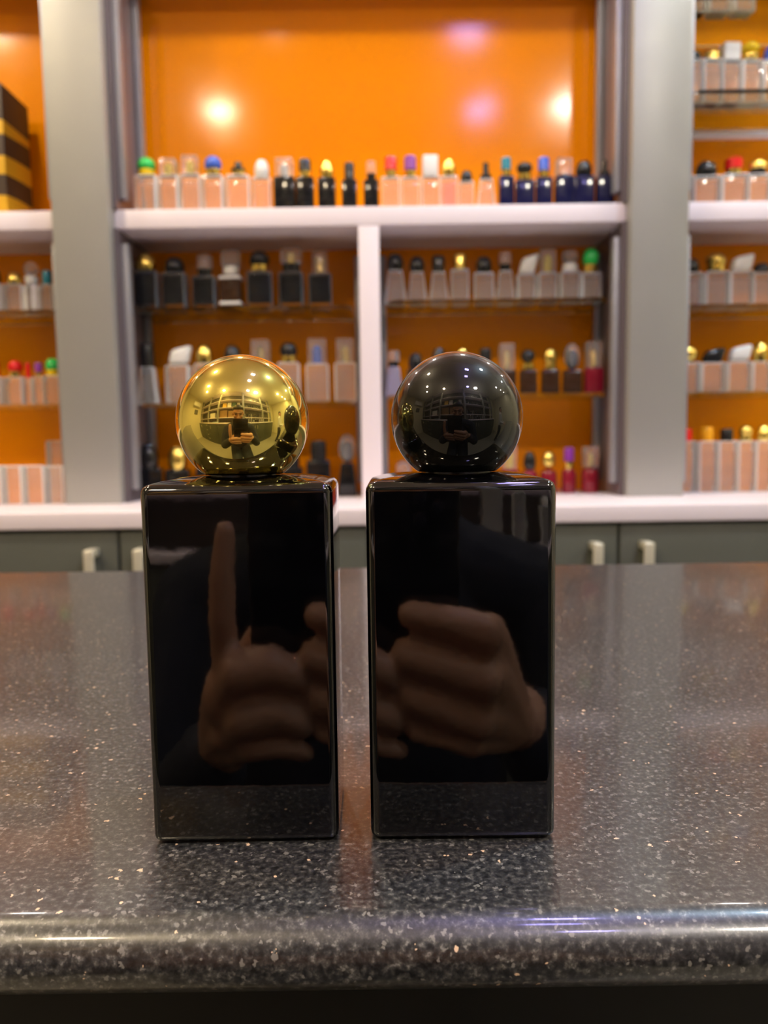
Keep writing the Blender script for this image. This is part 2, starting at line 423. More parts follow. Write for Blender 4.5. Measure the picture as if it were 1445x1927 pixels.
# ------------------------------------------------------------------ shelf bottles
CACHE = {}
def mesh_of(key, fn):
    if key not in CACHE:
        bm, m = fn(); o = link('tmp', bm, m); CACHE[key] = o.data
        if m in (GLASS, SHELL):
            o.data.materials.append(EDGE if m is GLASS else EDGE_SMK)  # edge colours imitate light caught along the sides and bevels
            for p in o.data.polygons:
                if abs(p.normal.y) < .93 and p.normal.z < .9: p.material_index = 1
        bpy.data.objects.remove(o)
    return CACHE[key]
BODY = {'clear': (GLASS, 'clear perfume bottle'), 'pink': (GLASS, 'pinkish clear perfume bottle'), 'black': (BLK, 'black perfume bottle'),
        'smoke': (SHELL, 'smoky black perfume bottle'), 'navy': (NAVY, 'navy blue perfume bottle'), 'brown': (BRN, 'dark brown perfume bottle'),
        'red': (REDG, 'deep red perfume bottle'), 'lilac': (LILAC, 'pale lilac perfume bottle')}
def body_mesh(kind, shape, w, d, h):
    def fn():
        bm = bmesh.new()
        if shape == 'round':
            r = w/2; lathe(bm, [(0,0),(r*.93,0),(r,h*.05),(r,h*.80),(r*.85,h*.92),(r*.4,h),(0,h)], 24)
        else:
            bx(bm, -w/2, w/2, -d/2, d/2, 0, h, min(w, d)*.13)
            if shape == 'taper':
                for v in bm.verts:
                    if v.co.z > h*.5:
                        v.co.x *= .66; v.co.y *= .8
            if shape == 'arch':
                bm.faces.ensure_lookup_table()
                lathe(bm, [(w*.30, h*.999), (w*.26, h*1.05), (w*.15, h*1.07), (0, h*1.07)], 20)
        return bm, BODY[kind][0]
    return mesh_of(('b', kind, shape, round(w,3), round(d,3), round(h,3)), fn)
CAPM = {'black': C_BLK, 'gold': C_GLD, 'yellow': C_YEL, 'white': C_WHT, 'red': C_RED, 'purple': C_PUR, 'blue': C_BLU, 'teal': C_TEA,
        'green': C_GRN, 'pink': C_PNK, 'amber': C_AMB, 'clear': FROST}
def cap_mesh(style, colour, w, h):
    def fn():
        bm = bmesh.new(); r = w/2
        if style == 'cyl':   lathe(bm, [(0,0),(r,0),(r,h*.88),(r*.9,h*.97),(r*.75,h),(0,h)], 24)
        elif style == 'dome':lathe(bm, [(0,0),(r*.8,0),(r*.98,h*.18),(r,h*.4),(r*.88,h*.7),(r*.55,h*.93),(0,h)], 24)
        elif style == 'ball':lathe(bm, [(0,0)]+[(r*math.sin(a), h/2-h/2*math.cos(a)) for a in [PI*k/12 for k in range(2,12)]]+[(0,h)], 24)
        elif style == 'block': bx(bm, -r, r, -r*.8, r*.8, 0, h, r*.15)
        elif style == 'thin':lathe(bm, [(0,0),(r,0),(r,h*.25),(r*.55,h*.35),(r*.5,h*.95),(r*.3,h),(0,h)], 20)
        elif style == 'slant':
            bx(bm, -r*.78, r*.78, -r*.5, r*.5, 0, h, r*.36)
            for v in bm.verts:
                v.co.z *= .70 + .30*(v.co.x/r*.5+.5) if v.co.z > h*.3 else 1
                v.co.x += .25*v.co.z
        return bm, CAPM[colour]
    return mesh_of(('c', style, colour, round(w,3), round(h,3)), fn)
ORD = ['first','second','third','fourth','fifth','sixth','seventh','eighth','ninth','tenth','eleventh','twelfth','thirteenth','fourteenth',
       'fifteenth','sixteenth','seventeenth','eighteenth','nineteenth','twentieth','twenty-first','twenty-second','twenty-third','twenty-fourth']
def row(items, Y, zbase, shelf, group, dy=.026):
    """items: centre px, width px, cap-top py, shoulder py, body kind, body shape, cap style, cap colour, collar colour, inner stem colour"""
    for i, it in enumerate(items):
        cx, wpx, yt, ysh, kind, shape, cst, ccol, coll, stem = it
        p = at(cx, ysh, Y); w = wpx/F_PX*Y*.975
        h = max(.02, p.z - zbase); ht = max(h+.008, at(cx, yt, Y).z - zbase)
        d = min(.030, w*.8)
        capd = {'cyl': .50, 'dome': .60, 'ball': .62, 'block': .60, 'thin': .46, 'slant': .80}[cst]*1.35*min(w, .040)
        desc = (ccol if cst != 'ball' else ccol + ' ball') + {'cyl': ' cap', 'dome': ' domed cap', 'ball': ' cap', 'block': ' block cap', 'thin': ' pointed cap', 'slant': ' slanted cap'}[cst]
        if ccol == 'none': desc = 'no cap'
        lab = '%s with %s, %s from left on %s' % (BODY[kind][1], desc, ORD[i], shelf)
        e = empty('perfume_bottle', (p.x, Y+dy, zbase), lab, 'perfume bottle', group, rz=random.uniform(-.10, .10))
        hb = h
        share('body', body_mesh(kind, shape, w, d, hb), e)
        if kind == 'smoke':
            share('core', mesh_of(('l', kind, round(w,3), round(hb,3)), lambda: (bx(bmesh.new(), -w*.43, w*.43, -d*.36, d*.36, hb*.20, hb*.93, w*.06), SMK)), e)
        if kind in ('clear', 'pink') and ccol != 'none':
            lm = LIQ_P if kind == 'pink' else LIQ
            def lf(w=w, d=d, hb=hb, lm=lm):
                k = .70 if shape != 'taper' else .50
                return bx(bmesh.new(), -w*k/2, w*k/2, -d*.33, d*.33, hb*.12, hb*.80, w*.06), lm
            share('liquid', mesh_of(('l', kind, shape, round(w,3), round(hb,3)), lf), e)
        if kind == 'brown' and shelf.startswith('upper left'):
            for zz in (.14, .86):
                share('band', mesh_of(('band', round(w,3), zz), lambda: (bx(bmesh.new(), -w*.505, w*.505, -d*.53, d*.53, hb*zz, hb*zz+.005, .001), C_WHT)), e)
        z = hb
        if ccol == 'none': continue
        if coll:
            ch = (ht-hb)*.34
            def cf(capd=capd, ch=ch, coll=coll): return lathe(bmesh.new(), [(0,0),(capd*.42,0),(capd*.45,ch*.2),(capd*.45,ch*.9),(capd*.36,ch),(0,ch)], 20), CAPM[coll]
            share('collar', mesh_of(('k', coll, round(capd,3), round(ch,4)), cf), e, (0, 0, z)); z += ch
        capo = share('cap', cap_mesh(cst, ccol, capd, ht-z), e, (0, 0, z))
        if stem:
            def sf(capd=capd, hh=(ht-z)): return lathe(bmesh.new(), [(0,hh*.05),(capd*.25,hh*.05),(capd*.25,hh*.6),(capd*.12,hh*.72),(0,hh*.72)], 16), CAPM[stem]
            share('stem', mesh_of(('s', stem, round(capd,3), round(ht-z,3)), sf), capo, (0, 0, 0))

Yt = 1.262
row([(267,42,286,322,'clear','sq','dome','green','yellow',None), (310,38,289,322,'clear','sq','block','clear',None,'yellow'),
 (351,38,283,320,'clear','sq','block','clear',None,'yellow'), (395,40,283,322,'clear','sq','dome','blue','gold',None),
 (443,44,294,322,'clear','sq','thin','black','gold',None), (488,34,289,325,'clear','sq','dome','white',None,None),
 (532,40,288,325,'black','sq','block','clear',None,'white'), (571,34,289,325,'black','sq','cyl','black','gold',None),
 (613,33,291,326,'black','sq','dome','gold',None,None), (656,29,296,330,'black','sq','cyl','black',None,None),
 (698,28,293,330,'black','sq','cyl','clear','black',None), (736,35,284,325,'clear','sq','cyl','red','gold',None),
 (773,34,283,325,'clear','sq','cyl','purple','gold',None), (811,35,283,323,'clear','sq','block','white',None,None),
 (847,33,288,323,'pink','sq','dome','gold',None,None), (881,28,310,333,'clear','sq','dome','black',None,None),
 (918,36,295,328,'clear','taper','thin','black',None,None), (957,28,286,322,'navy','sq','cyl','teal','gold',None),
 (992,36,294,331,'navy','sq','ball','black','gold',None), (1029,31,286,325,'navy','sq','cyl','blue','gold',None),
 (1068,35,288,322,'navy','arch','block','clear',None,None), (1106,38,291,323,'navy','sq','dome','black',None,None),
 (1146,32,290,322,'navy','sq','thin','black',None,None)], Yt, zs_top, 'middle white shelf', 'bottles along the middle white shelf')
Yg = 1.290
row([(266,48,471,505,'smoke','sq','dome','gold',None,None), (321,46,477,508,'smoke','sq','dome','black',None,None),
 (379,44,473,515,'smoke','sq','cyl','clear','black',None), (429,40,464,512,'brown','sq','block','clear','white',None),
 (484,48,466,506,'smoke','arch','dome','black','gold',None), (545,47,459,507,'smoke','arch','block','clear','black','gold'),
 (600,44,465,510,'smoke','sq','cyl','clear',None,'gold')], Yg, zA, 'upper left glass shelf', 'smoky bottles left of the divider')
row([(744,40,470,503,'clear','taper','dome','black',None,None), (786,36,475,506,'clear','taper','dome','black',None,None),
 (827,36,475,506,'clear','taper','cyl','black',None,None), (868,34,472,502,'clear','sq','cyl','gold',None,None),
 (914,38,475,508,'clear','arch','dome','black',None,None), (955,36,467,504,'clear','taper','cyl','clear','black',None),
 (995,36,468,510,'clear','sq','slant','white',None,None), (1036,36,461,508,'clear','sq','block','clear',None,'yellow'),
 (1079,38,461,505,'clear','sq','ball','clear','white',None), (1119,38,459,508,'clear','arch','dome','green','gold',None)],
 Yg, zC_, 'upper right glass shelf', 'clear bottles right of the divider')
row([(269,40,643,688,'clear','taper','cyl','black',None,None), (328,46,644,685,'clear','sq','slant','white',None,None),
 (379,40,645,682,'clear','sq','dome','gold',None,None), (432,40,645,682,'clear','sq','dome','black',None,None),
 (487,42,636,680,'clear','sq','block','clear',None,'gold'), (540,42,640,680,'clear','sq','dome','black','gold',None),
 (595,44,634,682,'clear','sq','block','clear',None,'blue'), (648,42,634,680,'clear','sq','block','clear',None,'gold')],
 Yg, zB, 'lower left glass shelf', 'clear bottles behind the gold ball cap')
row([(741,34,657,688,'lilac','taper','cyl','clear','black',None), (783,34,660,692,'brown','sq','dome','black',None,None),
 (828,34,650,690,'brown','sq','dome','black',None,None), (873,34,652,690,'brown','sq','dome','gold',None,None), (917,34,652,690,'brown','sq','cyl','black',None,None),
 (958,34,643,694,'brown','sq','block','clear',None,'gold'), (999,34,654,694,'brown','sq','ball','black','gold',None),
 (1041,34,652,694,'brown','sq','dome','gold','gold',None), (1083,36,642,694,'brown','sq','ball','clear',None,'black'),
 (1124,36,640,690,'red','sq','block','clear',None,'gold')], Yg, zD, 'lower right glass shelf', 'dark brown bottles behind the black ball cap')
Yl = 1.30
row([(272,52,834,882,'black','sq','dome','black',None,None), (328,46,838,884,'black','sq','dome','gold',None,None),
 (385,44,840,880,'black','sq','cyl','black',None,None), (440,44,840,880,'black','sq','dome','black',None,None),
 (495,44,840,880,'black','sq','cyl','black',None,None), (548,38,842,880,'black','sq','cyl','black',None,None),
 (597,46,829,866,'black','sq','cyl','black',None,None), (652,38,817,872,'black','taper','ball','clear',None,'black')],
 Yl, zl_top, 'white ledge, left half', 'black bottles on the white ledge')
row([(760,36,868,892,'lilac','sq','dome','clear',None,None), (815,36,850,888,'red','sq','dome','gold',None,None), (870,36,850,888,'red','sq','dome','gold',None,None),
 (918,32,850,888,'red','sq','cyl','black',None,None), (963,34,838,884,'red','sq','block','clear',None,'yellow'),
 (1002,30,849,884,'red','round','dome','black',None,None), (1038,32,848,884,'red','round','ball','gold',None,None),
 (1077,28,842,882,'red','round','cyl','purple','gold',None), (1118,34,840,880,'red','round','block','clear',None,'gold')],
 Yl, zl_top, 'white ledge, right half', 'deep red bottles on the white ledge')
# left bay
row([(-30,40,495,528,'clear','sq','dome','black',None,None), (14,34,506,530,'clear','sq','dome','gold',None,None), (46,32,486,528,'clear','round','ball','clear','white',None),
 (76,26,503,530,'clear','sq','cyl','teal',None,None), (100,20,494,528,'clear','sq','cyl','pink','gold',None)], Yg, zE, 'far left upper glass', 'bottles left of the left pillar, upper glass')
row([(-26,32,676,707,'clear','sq','cyl','red',None,None), (16,34,675,707,'clear','sq','dome','red','gold',None), (40,14,680,709,'clear','sq','cyl','red',None,None),
 (60,20,680,707,'clear','sq','cyl','purple','gold',None), (88,34,671,705,'clear','sq','dome','green','yellow',None)], Yg, zFz, 'far left lower glass', 'bottles left of the left pillar, lower glass')
row([(-25,38,870,877,'clear','sq','cyl','none',None,None), (15,38,870,877,'clear','sq','cyl','none',None,None), (55,38,870,877,'clear','sq','cyl','none',None,None), (96,36,870,877,'clear','sq','cyl','none',None,None)],
 1.245-.02, zl_top, 'ledge beyond left pillar', 'capless clear bottles on the ledge at left', dy=.02)
row([(98,40,822,829,'clear','sq','cyl','none',None,None)], 1.33, zl_top, 'ledge rear, beside left pillar', 'tall capless bottle at left')
# right bay
Yr = 1.28
row([(1316,36,82,100,'clear','sq','dome','black',None,None), (1351,38,82,100,'clear','sq','dome','gold','gold',None), (1387,38,68,101,'clear','sq','block','white',None,None),
 (1426,38,64,102,'clear','sq','ball','yellow','gold',None), (1468,38,70,102,'clear','sq','dome','blue',None,None)], Yr, zT1, 'upper right corner glass', 'bottles at the upper right corner')
row([(1318,40,-40,-22,'clear','sq','dome','gold',None,None), (1364,40,-40,-22,'clear','sq','dome','black',None,None), (1410,40,-40,-22,'clear','sq','dome','gold',None,None)], Yr, zT2, 'topmost right glass shelf', 'bottles on the topmost glass shelf')
row([(1297,34,300,322,'clear','sq','dome','gold',None,None), (1341,52,292,324,'clear','sq','dome','black',None,None), (1394,50,288,320,'clear','sq','cyl','red','gold',None),
 (1440,44,290,320,'clear','sq','dome','gold','black',None)], Yt, zs_top, 'right white shelf', 'bottles on the white shelf at right')
row([(1310,42,480,508,'clear','sq','dome','black',None,None), (1359,46,470,506,'clear','sq','dome','gold','gold',None), (1405,46,468,506,'clear','sq','slant','white',None,None),
 (1447,38,488,508,'clear','sq','dome','black',None,None)], Yg, zG, 'right upper glass shelf', 'bottles right of the right pillar, upper glass')
row([(1305,44,646,680,'clear','sq','ball','gold',None,None), (1351,46,648,680,'clear','sq','slant','black',None,None), (1401,46,642,678,'clear','sq','slant','white',None,None),
 (1444,36,640,678,'clear','sq','dome','gold',None,None)], Yg, zH, 'right lower glass shelf', 'bottles right of the right pillar, lower glass')
row([(1303,30,806,830,'clear','sq','cyl','red',None,None), (1342,36,803,830,'clear','sq','cyl','amber',None,None), (1380,36,806,830,'clear','sq','cyl','black',None,None),
 (1416,34,800,830,'clear','sq','dome','gold','gold',None), (1450,34,800,830,'clear','sq','dome','gold',None,None)], 1.275, zl_top, 'ledge beyond right pillar', 'tall clear bottles on the ledge at right')

# black and yellow striped carton on the left white shelf
px0 = at(1, 155, 1.285); bw = .20
cb = empty('striped_carton', (px0.x-bw, 1.285, zs_top), 'tall dark brown carton with wavy yellow stripes on the left white shelf', 'box')
box('carton', 0, bw, 0, .095, 0, px0.z-zs_top, STRIPE, cb, bev=.001)
box('tuck_flap', .01, bw-.01, .002, .093, px0.z-zs_top+.0002, px0.z-zs_top+.0015, STRIPE, cb)

# ------------------------------------------------------------------ the two black bottles
def hero(name_cap, pl, pr, y_front, cap_mat, cap_px, cap_x, label, yaw, H, DP):
    L_, R_ = at(pl[0], pl[1], y_front), at(pr[0], pr[1], y_front)
    W = R_.x - L_.x; cx = (R_.x+L_.x)/2
    e = empty('perfume_bottle', (cx, y_front+DP/2, 0), label, 'perfume bottle', 'black perfume bottles on the counter', rz=yaw)
    bm = bmesh.new(); rings = []
    prof = [(.0014, .0006), (.0006, .0008), (.0001, .0014), (0, .0022), (0, H*.3), (0, H*.6), (0, H-.0022), (.00012, H-.0014), (.0005, H-.0007), (.0010, H-.0003),
            (.0018, H), (.0035, H+.00045), (.006, H+.0009), (.009, H+.0012), (.0125, H+.0013)]
    for ins, z in prof:
        hw, hd, rc = W/2-ins, DP/2-ins, max(.0020-ins*.6, .0008); P = []
        for sx, sy, a0 in ((1, 1, 0), (-1, 1, PI/2), (-1, -1, PI), (1, -1, 3*PI/2)):
            for k in range(7):
                a = a0 + PI/2*k/6
                P.append(bm.verts.new((sx*(hw-rc)+rc*math.cos(a), sy*(hd-rc)+rc*math.sin(a), z)))
        rings.append(P)
    for A, B_ in zip(rings, rings[1:]):
        for k in range(len(A)):
            q = (k+1) % len(A); bm.faces.new((A[k], A[q], B_[q], B_[k]))
    bm.faces.new(rings[0][::-1]); bm.faces.new(rings[-1])
    link('body', bm, BLACKGLASS, e)
    box('foot', -W/2+.002, W/2-.002, -DP/2+.002, DP/2-.002, .0, .0008, BLACKGLASS, e)
    rb = cap_px/2/F_PX*(y_front+DP/2)*.992
    zc = H + .0015 + rb*.80; cxo = at(cap_x, 785, y_front+DP/2).x - cx
    prof = []
    a0 = math.acos(.80)
    n = 64
    prof = [(0, -rb*.80), (rb*math.sin(a0)*.985, -rb*.80)]
    for i in range(n+1):
        a = (PI-a0)*(1-i/n)
        prof.append((rb*math.sin(a), rb*math.cos(a)))
    prof[-1] = (0, rb)
    link('cap', lathe(bmesh.new(), prof, 128), cap_mat, e, loc=(cxo, 0, zc))
    link('collar', lathe(bmesh.new(), [(rb*.54, 0), (rb*.54, rb*.05)], 48), C_BLK, e, loc=(cxo, 0, H+.0010))
    return e
YH = .1645
hero('gold', (262, 1000), (625, 1000), YH, GOLDBALL, 247, 457, 'glossy black rectangular perfume bottle with polished gold ball cap on speckled counter', .010, .0788, .030)
hero('black', (690, 1000), (1050, 1000), YH, BLACKBALL, 247, 859, 'glossy black rectangular perfume bottle with glossy black ball cap on speckled counter', -.012, .0788, .030)

# ------------------------------------------------------------------ rear unit, behind the photographer
YR = -1.00
rear = empty('rear_display_unit', (0, YB+.01, ZF), 'grey pillared shelf unit with cream shelves, mirrored in the gold ball cap', 'shelf unit')
def Rb(name, x0, x1, y0, y1, z0, z1, m, bev=0, par=None):
    return box(name, x0, x1, y0-(YB+.01), y1-(YB+.01), z0-ZF, z1-ZF, m, par or rear, bev)
Rb('worktop', -2.92, 2.17, YR-.02, YB+.01, -.03, 0, WHITE, .002) if False else Rb('worktop', -2.92, 2.17, YB+.01, YR+.02, -.03, 0.0, WHITE, .002)
Rb('carcass', -2.90, 2.15, YB+.01, YR-.02, ZF, -.031, CAB)
nx = 8; step = (2.15+1.98)/nx
for i in range(nx):
    x0 = -2.90+i*step
    if i in (2, 5):
        for k in range(4):
            z0 = ZF+.08+k*.236
            d = Rb('drawer', x0+.003, x0+step-.003, YR-.0198, YR, z0, z0+.231, CAB, .001)
            Rb('handle', x0+step/2-.06, x0+step/2+.06, YR+.0002, YR+.02, z0+.16, z0+.172, CHAMP, .002, rear).parent = d
    else:
        d = Rb('door', x0+.003, x0+step-.003, YR-.0198, YR, ZF+.08, -.034, CAB, .001)
        hxx = x0+step-.06 if i % 2 == 0 else x0+.06
        Rb('handle', hxx-.006, hxx+.006, YR+.0002, YR+.02, -.26, -.12, CHAMP, .002, rear).parent = d
Rb('back_panel', -2.90, 2.15, YB+.01, YB+.02, 0, 1.56, mat('rear_dark_panel', (.10, .09, .07), .4))
pil = [-2.90, -1.70, -.95, .20, 1.25, 2.07]
for x in pil: Rb('pillar', x, x+.08, YR-.27, YR-.17, 0.0005, 1.56, SILVER, .002)
SH = [.22, .66, 1.06]
for z in SH: Rb('shelf', -2.90, 2.15, YB+.02, YR-.18, z-.02, z, WHITE, .001)
Rb('top_board', -2.90, 2.15, YB+.01, YR-.15, 1.561, 1.59, WHITE, .002)
def carton(x, z, wx, h, m, lab, nm='carton', dpt=.20):
    o = box(nm, -wx/2, wx/2, -dpt/2, dpt/2, 0, h, m, None, .003, loc=(x, YR-.385, z+.0003)); tag(o, lab, 'box'); return o
carton(-.66, .22, .40, .34, CARD, 'large brown cardboard box on the rear shelf, left of the photographer')
carton(-.22, .22, .38, .30, CARD, 'second brown cardboard box on the rear shelf, nearer the photographer')
carton(-.62, .66, .20, .26, C_BOXY, 'yellow carton on the upper rear shelf')
carton(-.38, .66, .18, .27, C_BOXW, 'white carton on the upper rear shelf')
carton(-.16, .66, .17, .28, C_BOXG, 'dark green carton on the upper rear shelf')
carton(.05, .66, .14, .26, C_BOXW, 'white carton beside the rear middle pillar')
carton(-1.35, .22, .40, .26, C_BOXW, 'wide white carton on the rear shelf near the left wall')
o = box('parcel', -.14, .14, -.06, .06, 0, .045, mat('pale_blue_plastic', (.55,.62,.70), .3), None, .01, loc=(-.95, YR-.05, .0003)); tag(o, 'flat pale blue plastic parcel on the rear worktop', 'parcel')
rowspec = []
for zi, z in enumerate((0.0, .22, .66, 1.06)):
    for k in range(8):
        x = .33 + k*.105
        kind = random.choice(['clear', 'black', 'brown', 'clear']); cc = random.choice(['gold', 'black', 'gold', 'white', 'clear'])
        e = empty('perfume_bottle', (x, YR-.33 if z else YR-.10, z+.0003), 'small perfume bottle among those right of the rear middle pillar, mirrored in the caps', 'perfume bottle', 'bottles on the rear shelves right of the pillar')
        hh = .10 + .09*random.random()
        share('body', body_mesh(kind, 'sq', .045, .03, hh), e); share('cap', cap_mesh('dome', cc, .03, .035), e, (0, 0, hh))

# wall things at the left: air conditioner and framed board
ac = empty('air_conditioner', (XL, -.45, 1.05), 'white wall mounted air conditioner high on the left wall', 'air conditioner')
box('housing', .001, .22, -.42, .42, 0, .28, C_WHT, ac, .02); box('vent_flap', .10, .215, -.38, .38, -.012, -.001, C_WHT, ac, .002)
fb = empty('notice_board', (XL, -.55, .55), 'dark framed board below the air conditioner', 'notice board')
box('frame', .001, .02, -.2, .2, 0, .30, C_BLK, fb, .003); box('panel', .0205, .023, -.18, .18, .02, .28, mat('board_panel', (.12,.11,.09), .5), fb)

# ------------------------------------------------------------------ phone in the photographer's hands
ph = bpy.data.objects.new('mobile_phone', None); COL.objects.link(ph); ph.matrix_world = CAM_M
tag(ph, 'black mobile phone held upright in the photographer\'s hands', 'phone')
box('body', -.052, .028, -.138, .013, .0030, .0110, PHONE, ph, bev=.0030)
box('screen', -.050, .026, -.136, .011, .01105, .0113, SCREEN, ph)
box('camera_bump', -.013, .022, -.022, .0105, .0018, .0031, PHONE, ph, bev=.0005)
for x, y in ((0, 0), (.013, -.006), (0, -.014)):
    l = link('lens', lathe(bmesh.new(), [(0, 0), (.0038, 0), (.0046, .0003), (.0046, .0008)], 24), LENS, ph, loc=(x, y, .0010))

# ------------------------------------------------------------------ people
FWD = CR @ Vector((0, 0, -1)); UP = CR @ Vector((0, 1, 0)); RT = CR @ Vector((1, 0, 0)); C0 = Vector((0, 0, CAM_H))
def Pp(x, y, z): return C0 + RT*x + FWD*y + UP*z     # phone frame: right, towards the bottles, up

def head(bm, hc, lean=0.0, yaw=0.0):
    """head with face looking along +y (rotated); returns transform"""
    M = Matrix.Translation(hc) @ Matrix.Rotation(yaw, 4, 'Z') @ Matrix.Rotation(-lean, 4, 'X')
    def E(c, s):
        t = M @ Vector(c)
        mm = Matrix.Translation(t) @ M.to_3x3().to_4x4() @ Matrix.Diagonal((*s, 1))
        bmesh.ops.create_icosphere(bm, subdivisions=3, radius=1, matrix=mm)
    E((0, -.010, .025), (.075, .095, .090)); E((0, .012, -.030), (.062, .074, .082)); E((0, .040, -.085), (.030, .035, .026))
    E((0, .072, .030), (.050, .020, .012))                                   # brow
    seg(bm, M @ Vector((0, .082, .018)), M @ Vector((0, .106, -.022)), .008, .013)   # nose
    E((-.011, .096, -.024), (.009, .009, .007)); E((.011, .096, -.024), (.009, .009, .007))
    E((0, .083, -.050), (.026, .010, .0065)); E((0, .080, -.061), (.023, .010, .007))   # lips
    for s in (-1, 1):
        E((s*.038, .058, -.022), (.024, .018, .022))
        E((s*.077, -.008, -.004), (.009, .018, .032))
    return M
def person(root_loc, label, J, hands, top_mat, face_yaw=0, lean=.25, vox=.0026):
    e = empty('person', root_loc, label, 'person')
    O = Vector(root_loc)
    def W(v): return Vector(v) - O
    bm = bmesh.new()
    M = head(bm, W(J['head']), lean, face_yaw)
    nk = M @ Vector((0, -.03, -.07)); ch = W(J['chest'])
    seg(bm, nk, W(J['neck']), .052, .058)
    chain(bm, [W(J['neck']), ch, W(J['belly']), W(J['hips'])], [.075, .115, .110, .12])
    for s in (0, 1):
        sh, el, wr = W(J['sh'][s]), W(J['el'][s]), W(J['wr'][s])
        seg(bm, W(J['neck']), sh, .055, .055)
        chain(bm, [sh, el], [.050, .038]); chain(bm, [el, (el*.6+wr*.4), wr], [.038, .036, .024])
        hp = W(J['hip'][s]); kn = W(J['kn'][s]); an = W(J['an'][s]); to = W(J['toe'][s])
        seg(bm, W(J['hips']), hp, .11, .09)
        chain(bm, [hp, kn], [.088, .055]); chain(bm, [kn, kn*.65+an*.35, an], [.054, .053, .036]); seg(bm, an, to, .036, .026)
    nails = []
    for h in hands:
        wr = W(h['wrist'])
        for f, rads in h['fingers']:
            P = [W(p) for p in f]
            seg(bm, wr, P[0], .019, rads[0]*1.25)
            chain(bm, P, rads)
        ps = [W(f[0]) for f, _ in h['fingers'] if _[0] < .0112]
        for a, b in zip(ps, ps[1:]): seg(bm, a, b, .0105, .0105); seg(bm, (a+wr)/2, (b+wr)/2, .015, .015)
    body = remesh(link('body', bm, SKIN, e), vox, 3)
    for s in (-1, 1):
        t = bmesh.new(); ell(t, M @ Vector((s*.030, .0775, .012)), (.0120, .0085, .0055))
        link('eye', t, mat('eye_dark', (.05, .04, .035), .1), e)
    # hair: cap over the crown and back of the head
    bm = bmesh.new()
    for c, s_ in (((0, -.022, .050), (.080, .090, .080)), ((0, -.050, .005), (.074, .064, .080)), ((0, .030, .088), (.062, .050, .030))):
        mm = Matrix.Translation(M @ Vector(c)) @ M.to_3x3().to_4x4() @ Matrix.Diagonal((*s_, 1))
        bmesh.ops.create_icosphere(bm, subdivisions=3, radius=1, matrix=mm)
    remesh(link('hair', bm, HAIR, e), .006, 2)
    bm = bmesh.new()
    for s in (-1, 1):
        seg(bm, M @ Vector((s*.016, .092, .034)), M @ Vector((s*.050, .080, .036)), .0045, .003)
    link('eyebrows', bm, HAIR, e)
    # jersey
    bm = bmesh.new(); nb = W(J['neck'])
    chain(bm, [nb + Vector((0, 0, .005)), ch, W(J['belly']), W(J['hips'])], [.088, .135, .145, .165])
    for s in (0, 1):
        sh, el, wr = W(J['sh'][s]), W(J['el'][s]), W(J['wr'][s])
        seg(bm, nb, sh, .072, .074); chain(bm, [sh, el], [.074, .055]); wq = el + (wr-el)*.90
        chain(bm, [el, (el+wq)/2, wq], [.055, .049, .040])
    remesh(link('jersey', bm, top_mat, e), .008, 3)
    bm = bmesh.new(); hv = W(J['hips'])
    seg(bm, hv + Vector((0, 0, -.02)), hv + Vector((0, 0, -.05)), .135, .12)
    for s in (0, 1):
        hp = W(J['hip'][s]); kn = W(J['kn'][s]); an = W(J['an'][s])
        seg(bm, hv + Vector((0, 0, -.05)), hp, .125, .108); chain(bm, [hp, kn, kn + (an-kn)*.93], [.106, .075, .058])
    remesh(link('trousers', bm, DENIM, e), .009, 3)
    for s in (0, 1):
        an = W(J['an'][s]); to = W(J['toe'][s]); bm = bmesh.new()
        chain(bm, [an + Vector((0, -.03, -.032)), an + Vector((0, .02, -.020)), to + Vector((0, .01, -.012))], [.044, .047, .036])
        for v in bm.verts: v.co.z = max(v.co.z, ZF - O.z + .001)
        remesh(link('shoe', bm, SHOE, e), .008, 2)
    return e
# photographer: sits on a stool close to the counter, both forearms raised
J = dict(head=(-.012, -.315, .190), neck=(-.008, -.355, .025), chest=(-.005, -.375, -.12), belly=(0, -.40, -.28), hips=(0, -.42, -.40),
 sh=[(-.185, -.35, -.035), (.185, -.35, -.035)], el=[(-.250, -.20, -.275), (.250, -.20, -.275)],
 wr=[tuple(Pp(-.095, -.085, -.190)), tuple(Pp(.100, -.085, -.170))],
 hip=[(-.09, -.40, -.43), (.09, -.40, -.43)], kn=[(-.085, -.02, -.47), (.085, -.02, -.47)], an=[(-.14, -.04, -.975), (.14, -.04, -.975)],
 toe=[(-.16, .09, -1.03), (.16, .09, -1.03)])
st = empty('stool', (0, -.42, ZF), 'black round stool under the seated photographer, behind the camera', 'stool')
link('seat', lathe(bmesh.new(), [(0, .40), (.16, .40), (.175, .41), (.175, .43), (.16, .445), (0, .445)], 40), SHOE, st)
link('post', lathe(bmesh.new(), [(.022, .03), (.022, .40)], 20), ALU, st)
link('base', lathe(bmesh.new(), [(0, 0), (.20, 0), (.20, .008), (.05, .03), (0, .03)], 40), ALU, st)
B = -.0035
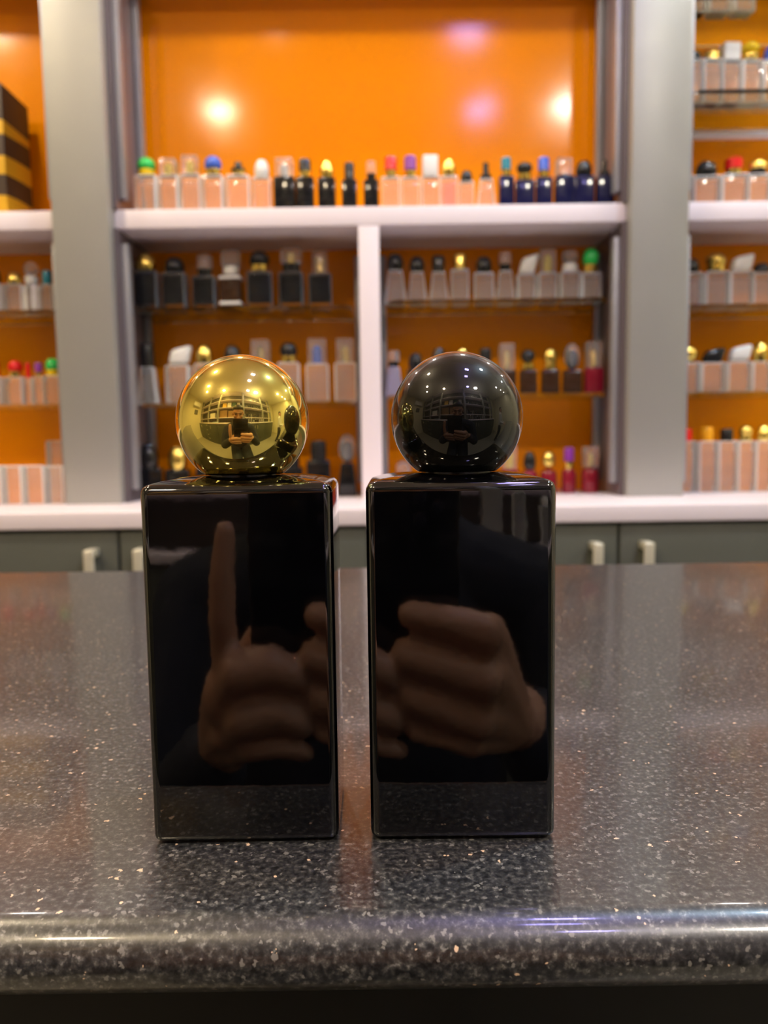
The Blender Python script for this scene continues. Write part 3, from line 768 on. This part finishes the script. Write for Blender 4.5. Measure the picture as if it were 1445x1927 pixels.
rightH = dict(wrist=Pp(.092, -.085, -.170), fingers=[
 ([Pp(.050, -.008, -.088), Pp(.046, .009, -.080), Pp(.018, .0085, -.074), Pp(-.006, .0060, -.071)], [.0118, .0112, .0103, .0088]),
 ([Pp(.052, -.006, -.106), Pp(.047, .011, -.101), Pp(.015, .0090, -.095), Pp(-.010, .0062, -.092)], [.0115, .0105, .0096, .0082]),
 ([Pp(.050, -.008, -.125), Pp(.044, .009, -.120), Pp(.014, .0080, -.114), Pp(-.007, .0058, -.111)], [.0110, .0100, .0090, .0078]),
 ([Pp(.046, -.012, -.141), Pp(.038, .005, -.137), Pp(.016, .0060, -.131), Pp(-.002, .0045, -.128)], [.0098, .0087, .0078, .0068]),
 ([Pp(.068, -.045, -.140), Pp(.048, -.032, -.110), Pp(.022, -.0235, -.085), Pp(.004, -.0205, -.070)], [.0150, .0115, .0105, .0088])])
leftH = dict(wrist=Pp(-.100, -.085, -.185), fingers=[
 ([Pp(-.070, -.006, -.110), Pp(-.070, .004, -.074), Pp(-.068, .006, -.045), Pp(-.065, .005, -.019)], [.0112, .0098, .0086, .0072]),
 ([Pp(-.074, -.004, -.114), Pp(-.061, .010, -.098), Pp(-.036, .0095, -.095), Pp(-.0185, .0066, -.101)], [.0115, .0105, .0096, .0082]),
 ([Pp(-.072, -.006, -.133), Pp(-.058, .009, -.119), Pp(-.034, .0082, -.116), Pp(-.0155, .0060, -.122)], [.0110, .0100, .0092, .0078]),
 ([Pp(-.067, -.012, -.149), Pp(-.053, .005, -.138), Pp(-.030, .0065, -.136), Pp(-.014, .0050, -.141)], [.0100, .0090, .0080, .0068]),
 ([Pp(-.082, -.050, -.148), Pp(-.066, -.034, -.118), Pp(-.046, -.0245, -.093), Pp(-.030, -.0210, -.078)], [.0150, .0115, .0105, .0088])])
person((0, -.42, ZF), 'person in dark navy jersey sitting, holding up a phone with both hands', J, [leftH, rightH], KNIT, lean=.50)
# second person in a white top by the right wall
def shift(p, d): return tuple(Vector(p) + Vector(d))
dx = Vector((1.95, -.35, 0))
J2 = dict(head=(0, .03, .42), neck=(0, -.01, .25), chest=(0, -.01, .10), belly=(0, -.01, -.10), hips=(0, 0, -.26),
 sh=[(-.19, 0, .19), (.19, 0, .19)], el=[(-.24, .05, -.10), (.24, .05, -.10)], wr=[(-.16, .26, -.14), (.16, .26, -.14)],
 hip=[(-.09, 0, -.30), (.09, 0, -.30)], kn=[(-.10, .03, -.64), (.10, .03, -.64)], an=[(-.10, 0, -.985), (.10, 0, -.985)], toe=[(-.12, .14, -1.03), (.12, .14, -1.03)])
J2 = {k: ([shift(q, dx) for q in v] if isinstance(v, list) else shift(v, dx)) for k, v in J2.items()}
def relaxed(wr, s):
    wr = Vector(wr); F = []
    for k in range(4):
        b = wr + Vector((s*(.030-.020*k), .085, -.004-.002*k)); L_ = (.9, 1, .95, .75)[k]
        F.append(([b, b+Vector((0, .038*L_, -.012)), b+Vector((0, .058*L_, -.030)), b+Vector((0, .068*L_, -.050))], [.0105, .009, .008, .007]))
    b = wr + Vector((-s*-.03, .03, .0)); F.append(([b, b+Vector((s*.015, .03, -.005)), b+Vector((s*.018, .055, -.012))], [.014, .011, .0085]))
    return dict(wrist=wr, fingers=F)
person((dx.x, dx.y, ZF), 'person in a white jersey standing at the right wall, mirrored in the caps', J2, [relaxed(J2['wr'][0], 1), relaxed(J2['wr'][1], -1)], OFFW, face_yaw=.5, lean=.15, vox=.0035)
